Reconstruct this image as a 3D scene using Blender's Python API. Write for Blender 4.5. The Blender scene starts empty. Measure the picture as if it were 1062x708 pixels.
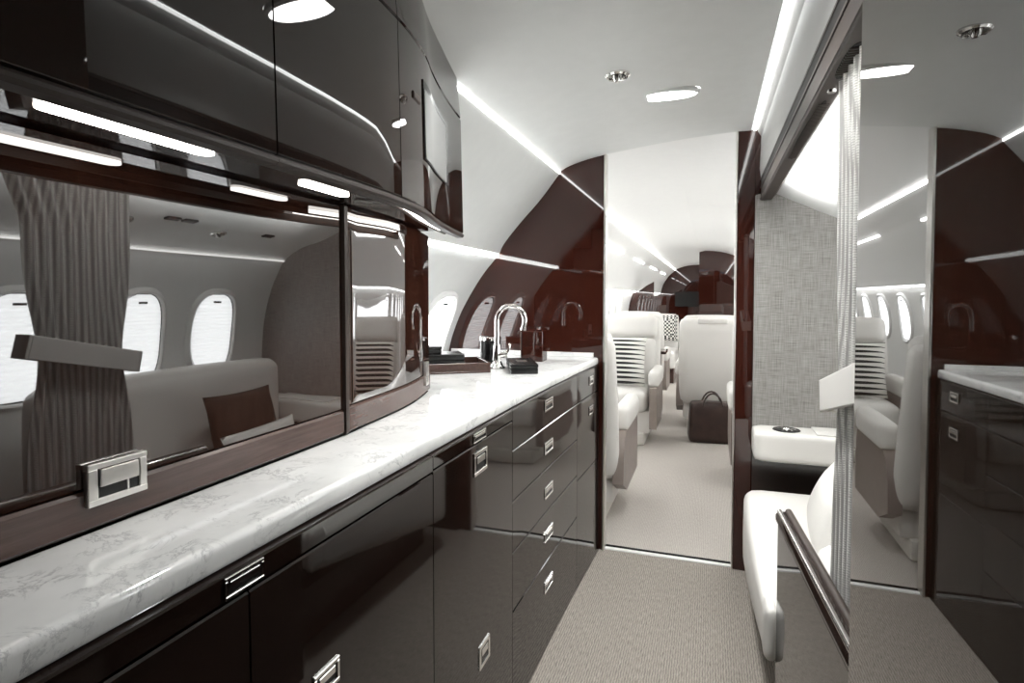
import bpy, bmesh, math, random
from mathutils import Vector, Matrix
random.seed(7)
C = bpy.context.scene.collection
PI = math.pi
YB = 2.77          # galley bulkhead
CT = 0.955         # counter height

# ------------------------------------------------------------------ materials
def newmat(name):
    m = bpy.data.materials.new(name); m.use_nodes = True
    nt = m.node_tree; b = nt.nodes['Principled BSDF']
    return m, nt, b
def N(nt, t, **kw):
    n = nt.nodes.new(t)
    for k, v in kw.items():
        if k in n.inputs: n.inputs[k].default_value = v
        else: setattr(n, k, v)
    return n
def L(nt, a, b): nt.links.new(a, b)
def coords(nt, scale=(1, 1, 1), kind='Object', rot=(0, 0, 0)):
    tc = N(nt, 'ShaderNodeTexCoord'); mp = N(nt, 'ShaderNodeMapping')
    mp.inputs['Scale'].default_value = scale; mp.inputs['Rotation'].default_value = rot
    L(nt, tc.outputs[kind], mp.inputs['Vector']); return mp.outputs['Vector']
def ramp(nt, fac, stops):
    r = N(nt, 'ShaderNodeValToRGB'); e = r.color_ramp.elements
    while len(e) < len(stops): e.new(0.5)
    for el, (p, c) in zip(e, stops): el.position = p; el.color = (*c, 1)
    L(nt, fac, r.inputs['Fac']); return r.outputs['Color']
def plain(name, col, rough=0.5, metal=0.0, ior=1.45, coat=0.0, noise=0.0):
    m, nt, b = newmat(name)
    b.inputs['Base Color'].default_value = (*col, 1); b.inputs['Roughness'].default_value = rough
    b.inputs['Metallic'].default_value = metal; b.inputs['IOR'].default_value = ior
    b.inputs['Coat Weight'].default_value = coat
    v = coords(nt, (6, 6, 6)); n = N(nt, 'ShaderNodeTexNoise', Scale=3.0, Detail=3.0)
    L(nt, v, n.inputs['Vector'])
    k = noise
    c = ramp(nt, n.outputs['Fac'], [(0.3, tuple(x * (1 - k) for x in col)), (0.7, tuple(min(1, x * (1 + k)) for x in col))])
    L(nt, c, b.inputs['Base Color'])
    return m
def wood(name, dark, light, rough=0.03, ior=2.0, grain_axis='z', gs=1.0):
    m, nt, b = newmat(name)
    sc = {'z': (26, 26, 1.6), 'y': (26, 1.6, 26)}[grain_axis]
    v = coords(nt, tuple(s * gs for s in sc))
    n = N(nt, 'ShaderNodeTexNoise', Scale=3.5, Detail=7.0, Roughness=0.7, Distortion=0.3)
    L(nt, v, n.inputs['Vector'])
    c = ramp(nt, n.outputs['Fac'], [(0.3, dark), (0.72, light)])
    L(nt, c, b.inputs['Base Color'])
    b.inputs['Roughness'].default_value = rough; b.inputs['IOR'].default_value = ior
    return m
def emit(name, col, s):
    m, nt, b = newmat(name)
    b.inputs['Base Color'].default_value = (0.8, 0.8, 0.8, 1)
    b.inputs['Emission Color'].default_value = (*col, 1); b.inputs['Emission Strength'].default_value = s
    return m

M = {}
M['lining'] = plain('white_lining', (0.76, 0.77, 0.76), 0.6, noise=0.015)
M['fascia'] = plain('grey_fascia', (0.42, 0.42, 0.41), 0.5, noise=0.02)
M['cabin_lining'] = plain('cabin_lining', (0.86, 0.86, 0.85), 0.5, noise=0.01)
M['mahogany'] = wood('polished_mahogany', (0.027, 0.007, 0.0045), (0.043, 0.0105, 0.0065), 0.02, 1.62)
M['espresso'] = wood('polished_dark_wood', (0.010, 0.0055, 0.004), (0.022, 0.011, 0.008), 0.02, 1.75)
M['cab_front'] = wood('polished_espresso_veneer', (0.007, 0.004, 0.003), (0.015, 0.008, 0.006), 0.04, 1.52, 'y')
M['glass_wood'] = wood('polished_back_panel', (0.014, 0.006, 0.004), (0.034, 0.014, 0.009), 0.015, 2.1)
M['closet_gloss'] = wood('polished_closet_veneer', (0.016, 0.010, 0.007), (0.030, 0.018, 0.012), 0.012, 2.4)
M['rail_wood'] = wood('brown_rail_wood', (0.045, 0.022, 0.017), (0.085, 0.045, 0.035), 0.22, 1.6, 'y')
M['header'] = plain('brown_header', (0.04, 0.028, 0.023), 0.45, ior=1.45, noise=0.1)
M['black'] = plain('black_satin', (0.008, 0.008, 0.008), 0.25, noise=0.1)
M['gap'] = plain('dark_gap', (0.004, 0.003, 0.003), 0.6, noise=0.1)
M['chrome'] = plain('chrome', (0.82, 0.81, 0.79), 0.09, 1.0, noise=0.02)
M['nickel'] = plain('brushed_nickel', (0.72, 0.70, 0.67), 0.28, 1.0, noise=0.05)
M['screen'] = plain('grey_glass_screen', (0.20, 0.20, 0.195), 0.32, ior=1.7, noise=0.03)
M['taupe'] = plain('taupe_leather', (0.24, 0.20, 0.18), 0.4, noise=0.06)
M['bag'] = plain('brown_leather', (0.035, 0.018, 0.014), 0.4, noise=0.25)
M['brown_fabric'] = plain('brown_cushion_fabric', (0.045, 0.025, 0.018), 0.9, noise=0.3)
M['beige'] = plain('beige_plastic', (0.6, 0.58, 0.54), 0.4, noise=0.02)
M['white_trim'] = plain('white_plastic', (0.8, 0.8, 0.79), 0.3, noise=0.02)

def leather(name, col):
    m, nt, b = newmat(name)
    b.inputs['Roughness'].default_value = 0.42
    v = coords(nt, (1, 1, 1)); n = N(nt, 'ShaderNodeTexVoronoi', Scale=260.0)
    L(nt, v, n.inputs['Vector'])
    bp = N(nt, 'ShaderNodeBump', Strength=0.12, Distance=0.001); L(nt, n.outputs['Distance'], bp.inputs['Height'])
    L(nt, bp.outputs['Normal'], b.inputs['Normal'])
    n2 = N(nt, 'ShaderNodeTexNoise', Scale=5.0); L(nt, v, n2.inputs['Vector'])
    L(nt, ramp(nt, n2.outputs['Fac'], [(0.3, tuple(x * 0.97 for x in col)), (0.7, col)]), b.inputs['Base Color'])
    return m
M['leather'] = leather('cream_leather', (0.72, 0.70, 0.67))

def marble():
    m, nt, b = newmat('white_marble')
    v = coords(nt, (1, 1, 1), rot=(0.3, 0.2, 0.6))
    n1 = N(nt, 'ShaderNodeTexNoise', Scale=15.0, Detail=10.0, Roughness=0.7, Distortion=0.5); L(nt, v, n1.inputs['Vector'])
    mth = N(nt, 'ShaderNodeMath', operation='SUBTRACT'); mth.inputs[1].default_value = 0.5; L(nt, n1.outputs['Fac'], mth.inputs[0])
    ab = N(nt, 'ShaderNodeMath', operation='ABSOLUTE'); L(nt, mth.outputs[0], ab.inputs[0])
    veins = ramp(nt, ab.outputs[0], [(0.0, (0.50, 0.50, 0.51)), (0.018, (0.80, 0.80, 0.79)), (0.05, (0.86, 0.86, 0.85))])
    n2 = N(nt, 'ShaderNodeTexNoise', Scale=4.0, Detail=5.0, Roughness=0.6); L(nt, v, n2.inputs['Vector'])
    clouds = ramp(nt, n2.outputs['Fac'], [(0.35, (0.80, 0.80, 0.80)), (0.62, (1, 1, 1))])
    n3 = N(nt, 'ShaderNodeTexNoise', Scale=12, Detail=3.0); L(nt, v, n3.inputs['Vector'])
    mask = ramp(nt, n3.outputs['Fac'], [(0.47, (0, 0, 0)), (0.60, (1, 1, 1))])
    mx0 = N(nt, 'ShaderNodeMix', data_type='RGBA'); L(nt, mask, mx0.inputs[0])
    mx0.inputs[6].default_value = (0.85, 0.85, 0.84, 1); L(nt, veins, mx0.inputs[7])
    mx = N(nt, 'ShaderNodeMix', data_type='RGBA', blend_type='MULTIPLY'); mx.inputs[0].default_value = 0.8
    L(nt, mx0.outputs[2], mx.inputs[6]); L(nt, clouds, mx.inputs[7])
    L(nt, mx.outputs[2], b.inputs['Base Color'])
    b.inputs['Roughness'].default_value = 0.07; b.inputs['IOR'].default_value = 1.75
    return m
M['marble'] = marble()

def carpet(name, c0, c1):
    m, nt, b = newmat(name)
    tc = N(nt, 'ShaderNodeTexCoord')
    mp = N(nt, 'ShaderNodeMapping'); mp.inputs['Scale'].default_value = (230, 34, 10); L(nt, tc.outputs['Object'], mp.inputs['Vector'])
    n = N(nt, 'ShaderNodeTexNoise', Scale=1.0, Detail=4.0, Roughness=0.7); L(nt, mp.outputs['Vector'], n.inputs['Vector'])
    w = N(nt, 'ShaderNodeTexWave', wave_type='BANDS', bands_direction='X', Scale=38.0, Distortion=3.5, Detail=3.0)
    w.inputs['Detail Scale'].default_value = 1.6
    L(nt, tc.outputs['Object'], w.inputs['Vector'])
    mth = N(nt, 'ShaderNodeMath', operation='MULTIPLY_ADD'); L(nt, w.outputs['Fac'], mth.inputs[0]); mth.inputs[1].default_value = 0.22
    sc = N(nt, 'ShaderNodeMath', operation='MULTIPLY'); L(nt, n.outputs['Fac'], sc.inputs[0]); sc.inputs[1].default_value = 0.75
    L(nt, sc.outputs[0], mth.inputs[2])
    L(nt, ramp(nt, mth.outputs[0], [(0.25, c0), (0.78, c1)]), b.inputs['Base Color'])
    bp = N(nt, 'ShaderNodeBump', Strength=0.6, Distance=0.006); L(nt, mth.outputs[0], bp.inputs['Height'])
    L(nt, bp.outputs['Normal'], b.inputs['Normal'])
    b.inputs['Roughness'].default_value = 0.95; b.inputs['Specular IOR Level'].default_value = 0.1
    return m
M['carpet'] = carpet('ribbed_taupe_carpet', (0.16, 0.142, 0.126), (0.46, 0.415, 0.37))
M['lit_cabin_carpet'] = carpet('lit_cabin_carpet', (0.36, 0.33, 0.30), (0.56, 0.52, 0.48))  # same carpet, brighter cabin light put into its paler colours

def linen(name, c0, c1, rough=0.7):
    m, nt, b = newmat(name)
    v1 = coords(nt, (420, 420, 11)); n1 = N(nt, 'ShaderNodeTexNoise', Scale=1.0, Detail=3.0); L(nt, v1, n1.inputs['Vector'])
    v2 = coords(nt, (16, 16, 420)); n2 = N(nt, 'ShaderNodeTexNoise', Scale=1.0, Detail=3.0); L(nt, v2, n2.inputs['Vector'])
    ad = N(nt, 'ShaderNodeMath', operation='ADD'); L(nt, n1.outputs['Fac'], ad.inputs[0]); L(nt, n2.outputs['Fac'], ad.inputs[1])
    hf = N(nt, 'ShaderNodeMath', operation='MULTIPLY'); hf.inputs[1].default_value = 0.5; L(nt, ad.outputs[0], hf.inputs[0])
    L(nt, ramp(nt, hf.outputs[0], [(0.36, c0), (0.64, c1)]), b.inputs['Base Color'])
    bp = N(nt, 'ShaderNodeBump', Strength=0.2, Distance=0.001); L(nt, hf.outputs[0], bp.inputs['Height'])
    L(nt, bp.outputs['Normal'], b.inputs['Normal']); b.inputs['Roughness'].default_value = rough
    return m
M['linen'] = linen('woven_grey_wallcovering', (0.15, 0.14, 0.13), (0.36, 0.345, 0.33), 0.45)

def striped():
    m, nt, b = newmat('black_striped_fabric')
    tc = N(nt, 'ShaderNodeTexCoord'); sp = N(nt, 'ShaderNodeSeparateXYZ'); L(nt, tc.outputs['Object'], sp.inputs[0])
    w = N(nt, 'ShaderNodeMath', operation='MULTIPLY'); w.inputs[1].default_value = 155.0; L(nt, sp.outputs['Z'], w.inputs[0])
    s = N(nt, 'ShaderNodeMath', operation='SINE'); L(nt, w.outputs[0], s.inputs[0])
    wx = N(nt, 'ShaderNodeMath', operation='MULTIPLY'); wx.inputs[1].default_value = 15.0; L(nt, sp.outputs['X'], wx.inputs[0])
    cx = N(nt, 'ShaderNodeMath', operation='COSINE'); L(nt, wx.outputs[0], cx.inputs[0])
    cm = N(nt, 'ShaderNodeMath', operation='MULTIPLY_ADD'); L(nt, cx.outputs[0], cm.inputs[0]); cm.inputs[1].default_value = 0.55; cm.inputs[2].default_value = -0.25
    gt = N(nt, 'ShaderNodeMath', operation='ADD'); L(nt, s.outputs[0], gt.inputs[0]); L(nt, cm.outputs[0], gt.inputs[1])
    L(nt, ramp(nt, gt.outputs[0], [(0.12, (0.75, 0.74, 0.70)), (0.18, (0.02, 0.02, 0.02))]), b.inputs['Base Color'])
    b.inputs['Roughness'].default_value = 0.85
    return m
M['striped'] = striped()
def checked():
    m, nt, b = newmat('black_white_patterned_fabric')
    v = coords(nt, (1, 1, 1)); ck = N(nt, 'ShaderNodeTexChecker', Scale=36.0)
    ck.inputs['Color1'].default_value = (0.75, 0.74, 0.7, 1); ck.inputs['Color2'].default_value = (0.02, 0.02, 0.02, 1)
    L(nt, v, ck.inputs['Vector']); L(nt, ck.outputs['Color'], b.inputs['Base Color']); b.inputs['Roughness'].default_value = 0.9
    return m
M['checked'] = checked()
def curtain_mat():
    m, nt, b = newmat('braided_curtain_fabric')
    v = coords(nt, (1, 1, 1)); w = N(nt, 'ShaderNodeTexWave', wave_type='BANDS', bands_direction='Z', Scale=70.0, Distortion=0.2)
    L(nt, v, w.inputs['Vector'])
    ck = N(nt, 'ShaderNodeTexNoise', Scale=300.0, Detail=2.0); L(nt, v, ck.inputs['Vector'])
    w2 = N(nt, 'ShaderNodeTexWave', wave_type='BANDS', bands_direction='Y', Scale=28.0, Distortion=0.0); L(nt, v, w2.inputs['Vector'])
    wm = N(nt, 'ShaderNodeMath', operation='MULTIPLY'); L(nt, w.outputs['Fac'], wm.inputs[0]); L(nt, w2.outputs['Fac'], wm.inputs[1])
    wa = N(nt, 'ShaderNodeMath', operation='MULTIPLY_ADD'); L(nt, w2.outputs['Fac'], wa.inputs[0]); wa.inputs[1].default_value = 0.5; L(nt, wm.outputs[0], wa.inputs[2])
    ml = N(nt, 'ShaderNodeMath', operation='MULTIPLY'); L(nt, wa.outputs[0], ml.inputs[0]); L(nt, ck.outputs['Fac'], ml.inputs[1])
    L(nt, ramp(nt, ml.outputs[0], [(0.05, (0.42, 0.41, 0.40)), (0.4, (0.74, 0.73, 0.71))]), b.inputs['Base Color'])
    bp = N(nt, 'ShaderNodeBump', Strength=0.5, Distance=0.003); L(nt, ml.outputs[0], bp.inputs['Height']); L(nt, bp.outputs['Normal'], b.inputs['Normal'])
    b.inputs['Roughness'].default_value = 0.6
    return m
M['curtain'] = curtain_mat()

M['led'] = emit('warm_white_led', (1.0, 0.98, 0.95), 3.0)
M['led_galley'] = emit('galley_led_line', (0.98, 1.0, 0.985), 12.0)
M['led_right'] = emit('galley_right_led_line', (0.98, 1.0, 0.985), 6.5)
M['led_cabin'] = emit('cabin_led', (0.99, 1.0, 0.985), 12.5)
M['lamp'] = emit('ceiling_lamp_lens', (1.0, 0.98, 0.95), 22.0)
M['task'] = emit('task_light_lens', (1.0, 0.95, 0.89), 9.0)
M['shade'] = emit('daylit_window_shade', (0.97, 0.99, 1.0), 2.8)

# ------------------------------------------------------------------ mesh helpers
def B(): return bmesh.new()
def box(bm, x0, x1, y0, y1, z0, z1, mi=0, bev=0.0, seg=2, mat=None):
    r = bmesh.ops.create_cube(bm, size=1.0)
    vs = r['verts']
    for v in vs:
        v.co = Vector(((x0 + x1) / 2 + v.co.x * (x1 - x0), (y0 + y1) / 2 + v.co.y * (y1 - y0), (z0 + z1) / 2 + v.co.z * (z1 - z0)))
    fs = set(f for v in vs for f in v.link_faces)
    for f in fs: f.material_index = mi
    if bev > 0:
        es = list(set(e for v in vs for e in v.link_edges))
        r2 = bmesh.ops.bevel(bm, geom=es, offset=bev, segments=seg, affect='EDGES', profile=0.5, clamp_overlap=True)
        for f in r2['faces']: f.material_index = mi
        vs = list(set(v for f in r2['faces'] for v in f.verts) | set(v for v in vs if v.is_valid))
    if mat is not None:
        for v in vs: v.co = mat @ v.co
    return vs
def cushion(bm, x0, x1, y0, y1, z0, z1, r=0.03, puff=0.01, n=10, mat=None):
    """rounded, slightly puffed upholstered block"""
    c = Vector(((x0 + x1) / 2, (y0 + y1) / 2, (z0 + z1) / 2)); h = Vector(((x1 - x0) / 2, (y1 - y0) / 2, (z1 - z0) / 2))
    r = min(r, h.x * 0.98, h.y * 0.98, h.z * 0.98)
    vmap = {}
    def key(i, j, k): return (i, j, k)
    def g(i):   # denser near the ends
        t = i / n * 2 - 1
        return math.sin(t * PI / 2) * 0.6 + t * 0.4
    def vert(i, j, k):
        if (i, j, k) in vmap: return vmap[(i, j, k)]
        u = Vector((g(i), g(j), g(k)))
        p = Vector((u.x * h.x, u.y * h.y, u.z * h.z))
        inner = Vector([max(-(h[a] - r), min(h[a] - r, p[a])) for a in range(3)])
        d = p - inner
        if d.length > 1e-9:
            d.normalize(); p = inner + d * r
        for a in range(3):
            b_, c_ = [q for q in range(3) if q != a]
            if abs(abs(u[a]) - 1) < 1e-6:
                p[a] += math.copysign(puff, u[a]) * max(0, 1 - u[b_] ** 2) * max(0, 1 - u[c_] ** 2)
        p = p + c
        if mat is not None: p = mat @ p
        vmap[(i, j, k)] = bm.verts.new(p); return vmap[(i, j, k)]
    for a in range(3):
        for side in (0, n):
            for s in range(n):
                for t in range(n):
                    q = []
                    for (ds, dt) in ((0, 0), (1, 0), (1, 1), (0, 1)):
                        ijk = [0, 0, 0]; ijk[a] = side; o = [x for x in range(3) if x != a]
                        ijk[o[0]] = s + ds; ijk[o[1]] = t + dt
                        q.append(vert(*ijk))
                    try: bm.faces.new(q)
                    except ValueError: pass
    bmesh.ops.recalc_face_normals(bm, faces=bm.faces)
def pillow(bm, w, h, t, mat=None, n=14):
    """knife-edged square cushion in the XZ plane"""
    for side in (1, -1):
        grid = []
        for i in range(n + 1):
            row = []
            for j in range(n + 1):
                u = i / n * 2 - 1; v = j / n * 2 - 1
                k = (max(0, 1 - abs(u) ** 2.6) * max(0, 1 - abs(v) ** 2.6)) ** 0.55
                pin = 1 - 0.07 * (1 - abs(v) ** 2) * 1 if False else 1
                x = u * w / 2 * (1 - 0.06 * (1 - v * v)) ; z = v * h / 2 * (1 - 0.06 * (1 - u * u))
                p = Vector((x, side * t / 2 * k, z))
                if mat is not None: p = mat @ p
                row.append(bm.verts.new(p))
            grid.append(row)
        for i in range(n):
            for j in range(n):
                bm.faces.new((grid[i][j], grid[i + 1][j], grid[i + 1][j + 1], grid[i][j + 1]))
    bmesh.ops.remove_doubles(bm, verts=bm.verts, dist=1e-5)
    bmesh.ops.recalc_face_normals(bm, faces=bm.faces)
def tube(bm, pts, r, n=12, mi=0, radii=None, caps=True):
    pts = [Vector(p) for p in pts]; rings = []
    t0 = (pts[1] - pts[0]).normalized()
    up = Vector((0, 0, 1)) if abs(t0.z) < 0.9 else Vector((1, 0, 0))
    nrm = t0.cross(up).normalized()
    for i, p in enumerate(pts):
        if i == 0: t = pts[1] - pts[0]
        elif i == len(pts) - 1: t = pts[-1] - pts[-2]
        else: t = (pts[i + 1] - pts[i - 1])
        t.normalize()
        nrm = (nrm - t * nrm.dot(t)).normalized(); bn = t.cross(nrm)
        rr = radii[i] if radii else r
        rings.append([bm.verts.new(p + (nrm * math.cos(2 * PI * k / n) + bn * math.sin(2 * PI * k / n)) * rr) for k in range(n)])
    for a, b in zip(rings, rings[1:]):
        for k in range(n):
            f = bm.faces.new((a[k], a[(k + 1) % n], b[(k + 1) % n], b[k])); f.material_index = mi
    if caps:
        f = bm.faces.new(rings[0][::-1]); f.material_index = mi
        f = bm.faces.new(rings[-1]); f.material_index = mi
def lathe(bm, prof, n=28, mi=0, mat=None):
    rings = []
    for (r, z) in prof:
        if r < 1e-6:
            p = Vector((0, 0, z)); rings.append([bm.verts.new(mat @ p if mat else p)])
        else:
            ring = []
            for k in range(n):
                p = Vector((r * math.cos(2 * PI * k / n), r * math.sin(2 * PI * k / n), z))
                ring.append(bm.verts.new(mat @ p if mat else p))
            rings.append(ring)
    for a, b in zip(rings, rings[1:]):
        for k in range(n):
            va = a if len(a) == 1 else [a[k], a[(k + 1) % n]]
            vb = b if len(b) == 1 else [b[(k + 1) % n], b[k]]
            if len(va) + len(vb) >= 3:
                f = bm.faces.new(va + vb); f.material_index = mi
    bmesh.ops.recalc_face_normals(bm, faces=bm.faces)
def prism(bm, poly, axis, a0, a1, mi=0):
    """closed polygon in the two other axes, extruded along axis"""
    def P(u, v, a):
        return {'x': (a, u, v), 'y': (u, a, v), 'z': (u, v, a)}[axis]
    A = [bm.verts.new(P(u, v, a0)) for u, v in poly]; Bv = [bm.verts.new(P(u, v, a1)) for u, v in poly]
    n = len(poly)
    for i in range(n):
        f = bm.faces.new((A[i], A[(i + 1) % n], Bv[(i + 1) % n], Bv[i])); f.material_index = mi
    for cap in (A, Bv[::-1]):
        f = bm.faces.new(cap); f.material_index = mi
        bmesh.ops.triangulate(bm, faces=[f])
    bmesh.ops.recalc_face_normals(bm, faces=bm.faces)
def smoothpts(pts, it=2):
    """Chaikin rounding with ends kept"""
    for _ in range(it):
        q = [pts[0]]
        for a, b in zip(pts, pts[1:]):
            q.append(tuple(a[i] * 0.75 + b[i] * 0.25 for i in range(2))); q.append(tuple(a[i] * 0.25 + b[i] * 0.75 for i in range(2)))
        q.append(pts[-1]); pts = q
    return pts
def shell(bm, prof, y0, y1, t, sgn=1, ny=1):
    """lining with a cross-section prof (XZ), swept along Y, thickness t away from the room"""
    n = len(prof); off = []
    for i in range(n):
        a = Vector(prof[max(0, i - 1)]); b = Vector(prof[min(n - 1, i + 1)])
        d = (b - a).normalized(); nn = Vector((-d.y, d.x)) * sgn
        off.append((prof[i][0] + nn.x * t, prof[i][1] + nn.y * t))
    inner = [[bm.verts.new((x, y, z)) for x, z in prof] for y in (y0, y1)]
    outer = [[bm.verts.new((x, y, z)) for x, z in off] for y in (y0, y1)]
    for i in range(n - 1):
        bm.faces.new((inner[0][i], inner[0][i + 1], inner[1][i + 1], inner[1][i]))
        bm.faces.new((outer[0][i], outer[0][i + 1], outer[1][i + 1], outer[1][i]))
        for k in (0, 1): bm.faces.new((inner[k][i], inner[k][i + 1], outer[k][i + 1], outer[k][i]))
    for i in (0, n - 1): bm.faces.new((inner[0][i], inner[1][i], outer[1][i], outer[0][i]))
    bmesh.ops.recalc_face_normals(bm, faces=bm.faces)
def interp(path, y):
    if y <= path[0][0]: return path[0][1]
    for (ya, xa), (yb, xb) in zip(path, path[1:]):
        if y <= yb: return xa + (xb - xa) * (y - ya) / (yb - ya)
    return path[-1][1]
def panel(bm, path, y0, y1, z0, z1, t=0.018, off=0.0, gap=0.0015, bev=0.0025, seglen=0.04, tilt=0.0, mi=0):
    """front panel that follows the plan curve X=path(Y); its front lies on path+off, thickness t behind"""
    y0 += gap; y1 -= gap; z0 += gap; z1 -= gap
    n = max(1, int(math.ceil((y1 - y0) / seglen)))
    ys = [y0 + (y1 - y0) * i / n for i in range(n + 1)]
    def nrm(y):
        d = (interp(path, y + 0.02) - interp(path, y - 0.02)) / 0.04
        v = Vector((1, -d)); v.normalize(); return v
    rows = []
    for i, y in enumerate(ys):
        nv = nrm(y); x = interp(path, y) + off
        sec = [(0, z0 + bev), (-bev, z0), (-t, z0), (-t, z1), (-bev, z1), (0, z1 - bev)]
        e = 0.0
        rows.append([bm.verts.new((x + nv.x * d + tilt * (z - z0), y + nv.y * d, z)) for d, z in sec])
    for a, b in zip(rows, rows[1:]):
        for k in range(6):
            f = bm.faces.new((a[k], a[(k + 1) % 6], b[(k + 1) % 6], b[k])); f.material_index = mi
    for r in (rows[0], rows[-1]):
        f = bm.faces.new(r); f.material_index = mi
    bmesh.ops.recalc_face_normals(bm, faces=bm.faces)

# ------------------------------------------------------------------ object helpers
def obj(name, bm, m, parent=None, smooth=False, angle=35):
    me = bpy.data.meshes.new(name); bm.to_mesh(me); bm.free()
    for mm in (m if isinstance(m, (list, tuple)) else [m]): me.materials.append(mm if not isinstance(mm, str) else M[mm])
    if smooth:
        for p in me.polygons: p.use_smooth = True
        try: me.set_sharp_from_angle(angle=math.radians(angle))
        except Exception: pass
    o = bpy.data.objects.new(name, me); C.objects.link(o)
    if parent is not None: o.parent = parent
    return o
def thing(name, label, cat, loc=(0, 0, 0), rotz=0, group=None):
    o = bpy.data.objects.new(name, None); C.objects.link(o)
    o.location = loc; o.rotation_euler = (0, 0, rotz); o['label'] = label; o['category'] = cat
    o.empty_display_size = 0.1
    if group: o['group'] = group
    return o
def tag(o, label, cat, group=None):
    o['label'] = label; o['category'] = cat
    if group: o['group'] = group
    return o
def struct(name, bm, m, label, cat, smooth=False, angle=35):
    o = obj(name, bm, m, None, smooth, angle); o['kind'] = 'structure'; o['label'] = label; o['category'] = cat; return o
def place_off(bm, loc):
    for v in bm.verts: v.co -= Vector(loc)

# ================================================================== SETTING
bm = B(); box(bm, -1.4, 1.15, -1.35, YB + 0.012, -0.03, 0.0)
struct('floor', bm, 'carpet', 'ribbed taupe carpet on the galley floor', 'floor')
bm = B(); box(bm, -1.5, 1.25, YB + 0.03, 14.7, -0.03, 0.0)
struct('floor_cabin', bm, 'lit_cabin_carpet', 'carpet of the passenger cabin beyond the doorway, coloured paler as brightly lit', 'floor')

WL = [(-0.712, 1.862), (-0.812, 1.735), (-0.914, 1.633), (-1.012, 1.52), (-1.03, 1.475)]
WL2 = [(-1.05, 1.452), (-1.127, 1.366), (-1.21, 1.24), (-1.266, 1.137), (-1.323, 0.98), (-1.36, 0.7), (-1.3, 0.3), (-1.2, 0.0)]
WLs, WL2s = smoothpts(WL), smoothpts(WL2)
bm = B(); shell(bm, WLs + [(-1.062, 1.462)] + WL2s, -1.35, YB, 0.02, -1)
struct('wall_left', bm, 'lining', 'white curved side wall behind the galley worktop', 'wall', True, 30)
CE = smoothpts([(-0.709, 1.872), (-0.66, 1.9), (-0.511, 1.937), (-0.186, 1.975), (0.06, 1.992), (0.165, 1.99)])
bm = B(); shell(bm, CE + [(0.172, 1.994), (0.188, 1.994), (0.195, 1.992), (0.26, 2.0)], -1.35, YB, 0.02, 1)
struct('ceiling', bm, 'lining', 'white galley ceiling', 'ceiling', True, 30)
WR = smoothpts([(0.262, 1.705), (0.53, 1.57), (0.70, 1.535), (0.80, 1.51), (0.86, 1.48)]) 
WR2 = smoothpts([(0.90, 1.44), (0.99, 1.28), (1.05, 1.05), (1.06, 0.7), (1.0, 0.3), (0.92, 0.0)])
bm = B(); shell(bm, WR + WR2, 0.875, YB, 0.02, 1)
struct('wall_right', bm, 'lining', 'white curved lining over the crew divan', 'wall', True, 30)
# forward end behind the camera
bm = B(); box(bm, -1.4, 1.15, -1.37, -1.35, 0.0, 2.03)
struct('wall_front', bm, 'espresso', 'dark wood bulkhead closing the front of the galley', 'wall')

# fascia over the crew area opening
bm = B()
pr = [(0.188, 1.994), (0.262, 2.0), (0.285, 1.99), (0.285, 1.776), (0.209, 1.776), (0.203, 1.82), (0.206, 1.90), (0.208, 1.96)]
prism(bm, pr, 'y', 0.876, YB)
struct('trim_1', bm, 'fascia', 'pale fascia between galley ceiling and curtain header', 'trim', True, 30)

# ---- bulkhead at the galley / cabin doorway
outl = [(-0.486, 0.0), (-0.486, 1.955), (-0.511, 1.955), (-0.66, 1.915), (-0.725, 1.87)] + WLs[1:] + WL2s
bm = B(); prism(bm, outl, 'y', YB, YB + 0.045)
struct('wall_back_left', bm, 'mahogany', 'glossy dark mahogany bulkhead left of the doorway', 'wall')
bm = B(); box(bm, 0.113, 0.187, YB - 0.006, YB + 0.045, 0.0, 2.0, bev=0.003)
box(bm, 0.187, 0.26, YB - 0.004, YB + 0.045, 1.69, 2.0)
struct('wall_back_right', bm, 'mahogany', 'narrow dark mahogany doorway post at the right', 'wall')
bm = B()
prism(bm, [(0.187, 0.66), (0.187, 1.70), (0.262, 1.72)] + [(x, z + 0.004) for x, z in WR[1:]] + [(x + 0.003, z) for x, z in WR2 if z > 0.66] + [(1.06, 0.66)], 'y', 2.745, YB + 0.02)
struct('wall_back_fabric', bm, 'linen', 'grey woven fabric bulkhead at the end of the crew area', 'wall')
bm = B(); box(bm, 0.187, 1.06, 2.745, YB + 0.02, 0.0, 0.658)
struct('wall_back_base', bm, 'espresso', 'dark glossy lower panel under the fabric bulkhead', 'wall')
# chrome edges and threshold
bm = B(); box(bm, -0.488, -0.478, YB - 0.012, YB + 0.05, 0.0, 1.945, bev=0.002)
struct('trim_2', bm, 'nickel', 'slim metal edge strip on the left side of the doorway', 'trim')
bm = B(); box(bm, 0.106, 0.113, YB - 0.008, YB + 0.05, 0.0, 1.99, bev=0.002)
struct('trim_3', bm, 'nickel', 'slim metal edge strip on the right side of the doorway', 'trim')
bm = B(); box(bm, -0.478, 0.106, YB + 0.008, YB + 0.034, -0.01, 0.006, bev=0.002)
struct('trim_4', bm, 'white_trim', 'bright metal threshold strip across the doorway floor', 'trim')
bm = B(); box(bm, -0.478, 0.106, YB + 0.034, YB + 0.046, -0.01, 0.012, bev=0.002)
struct('trim_5', bm, 'black', 'dark track just behind the metal threshold', 'trim')

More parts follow.
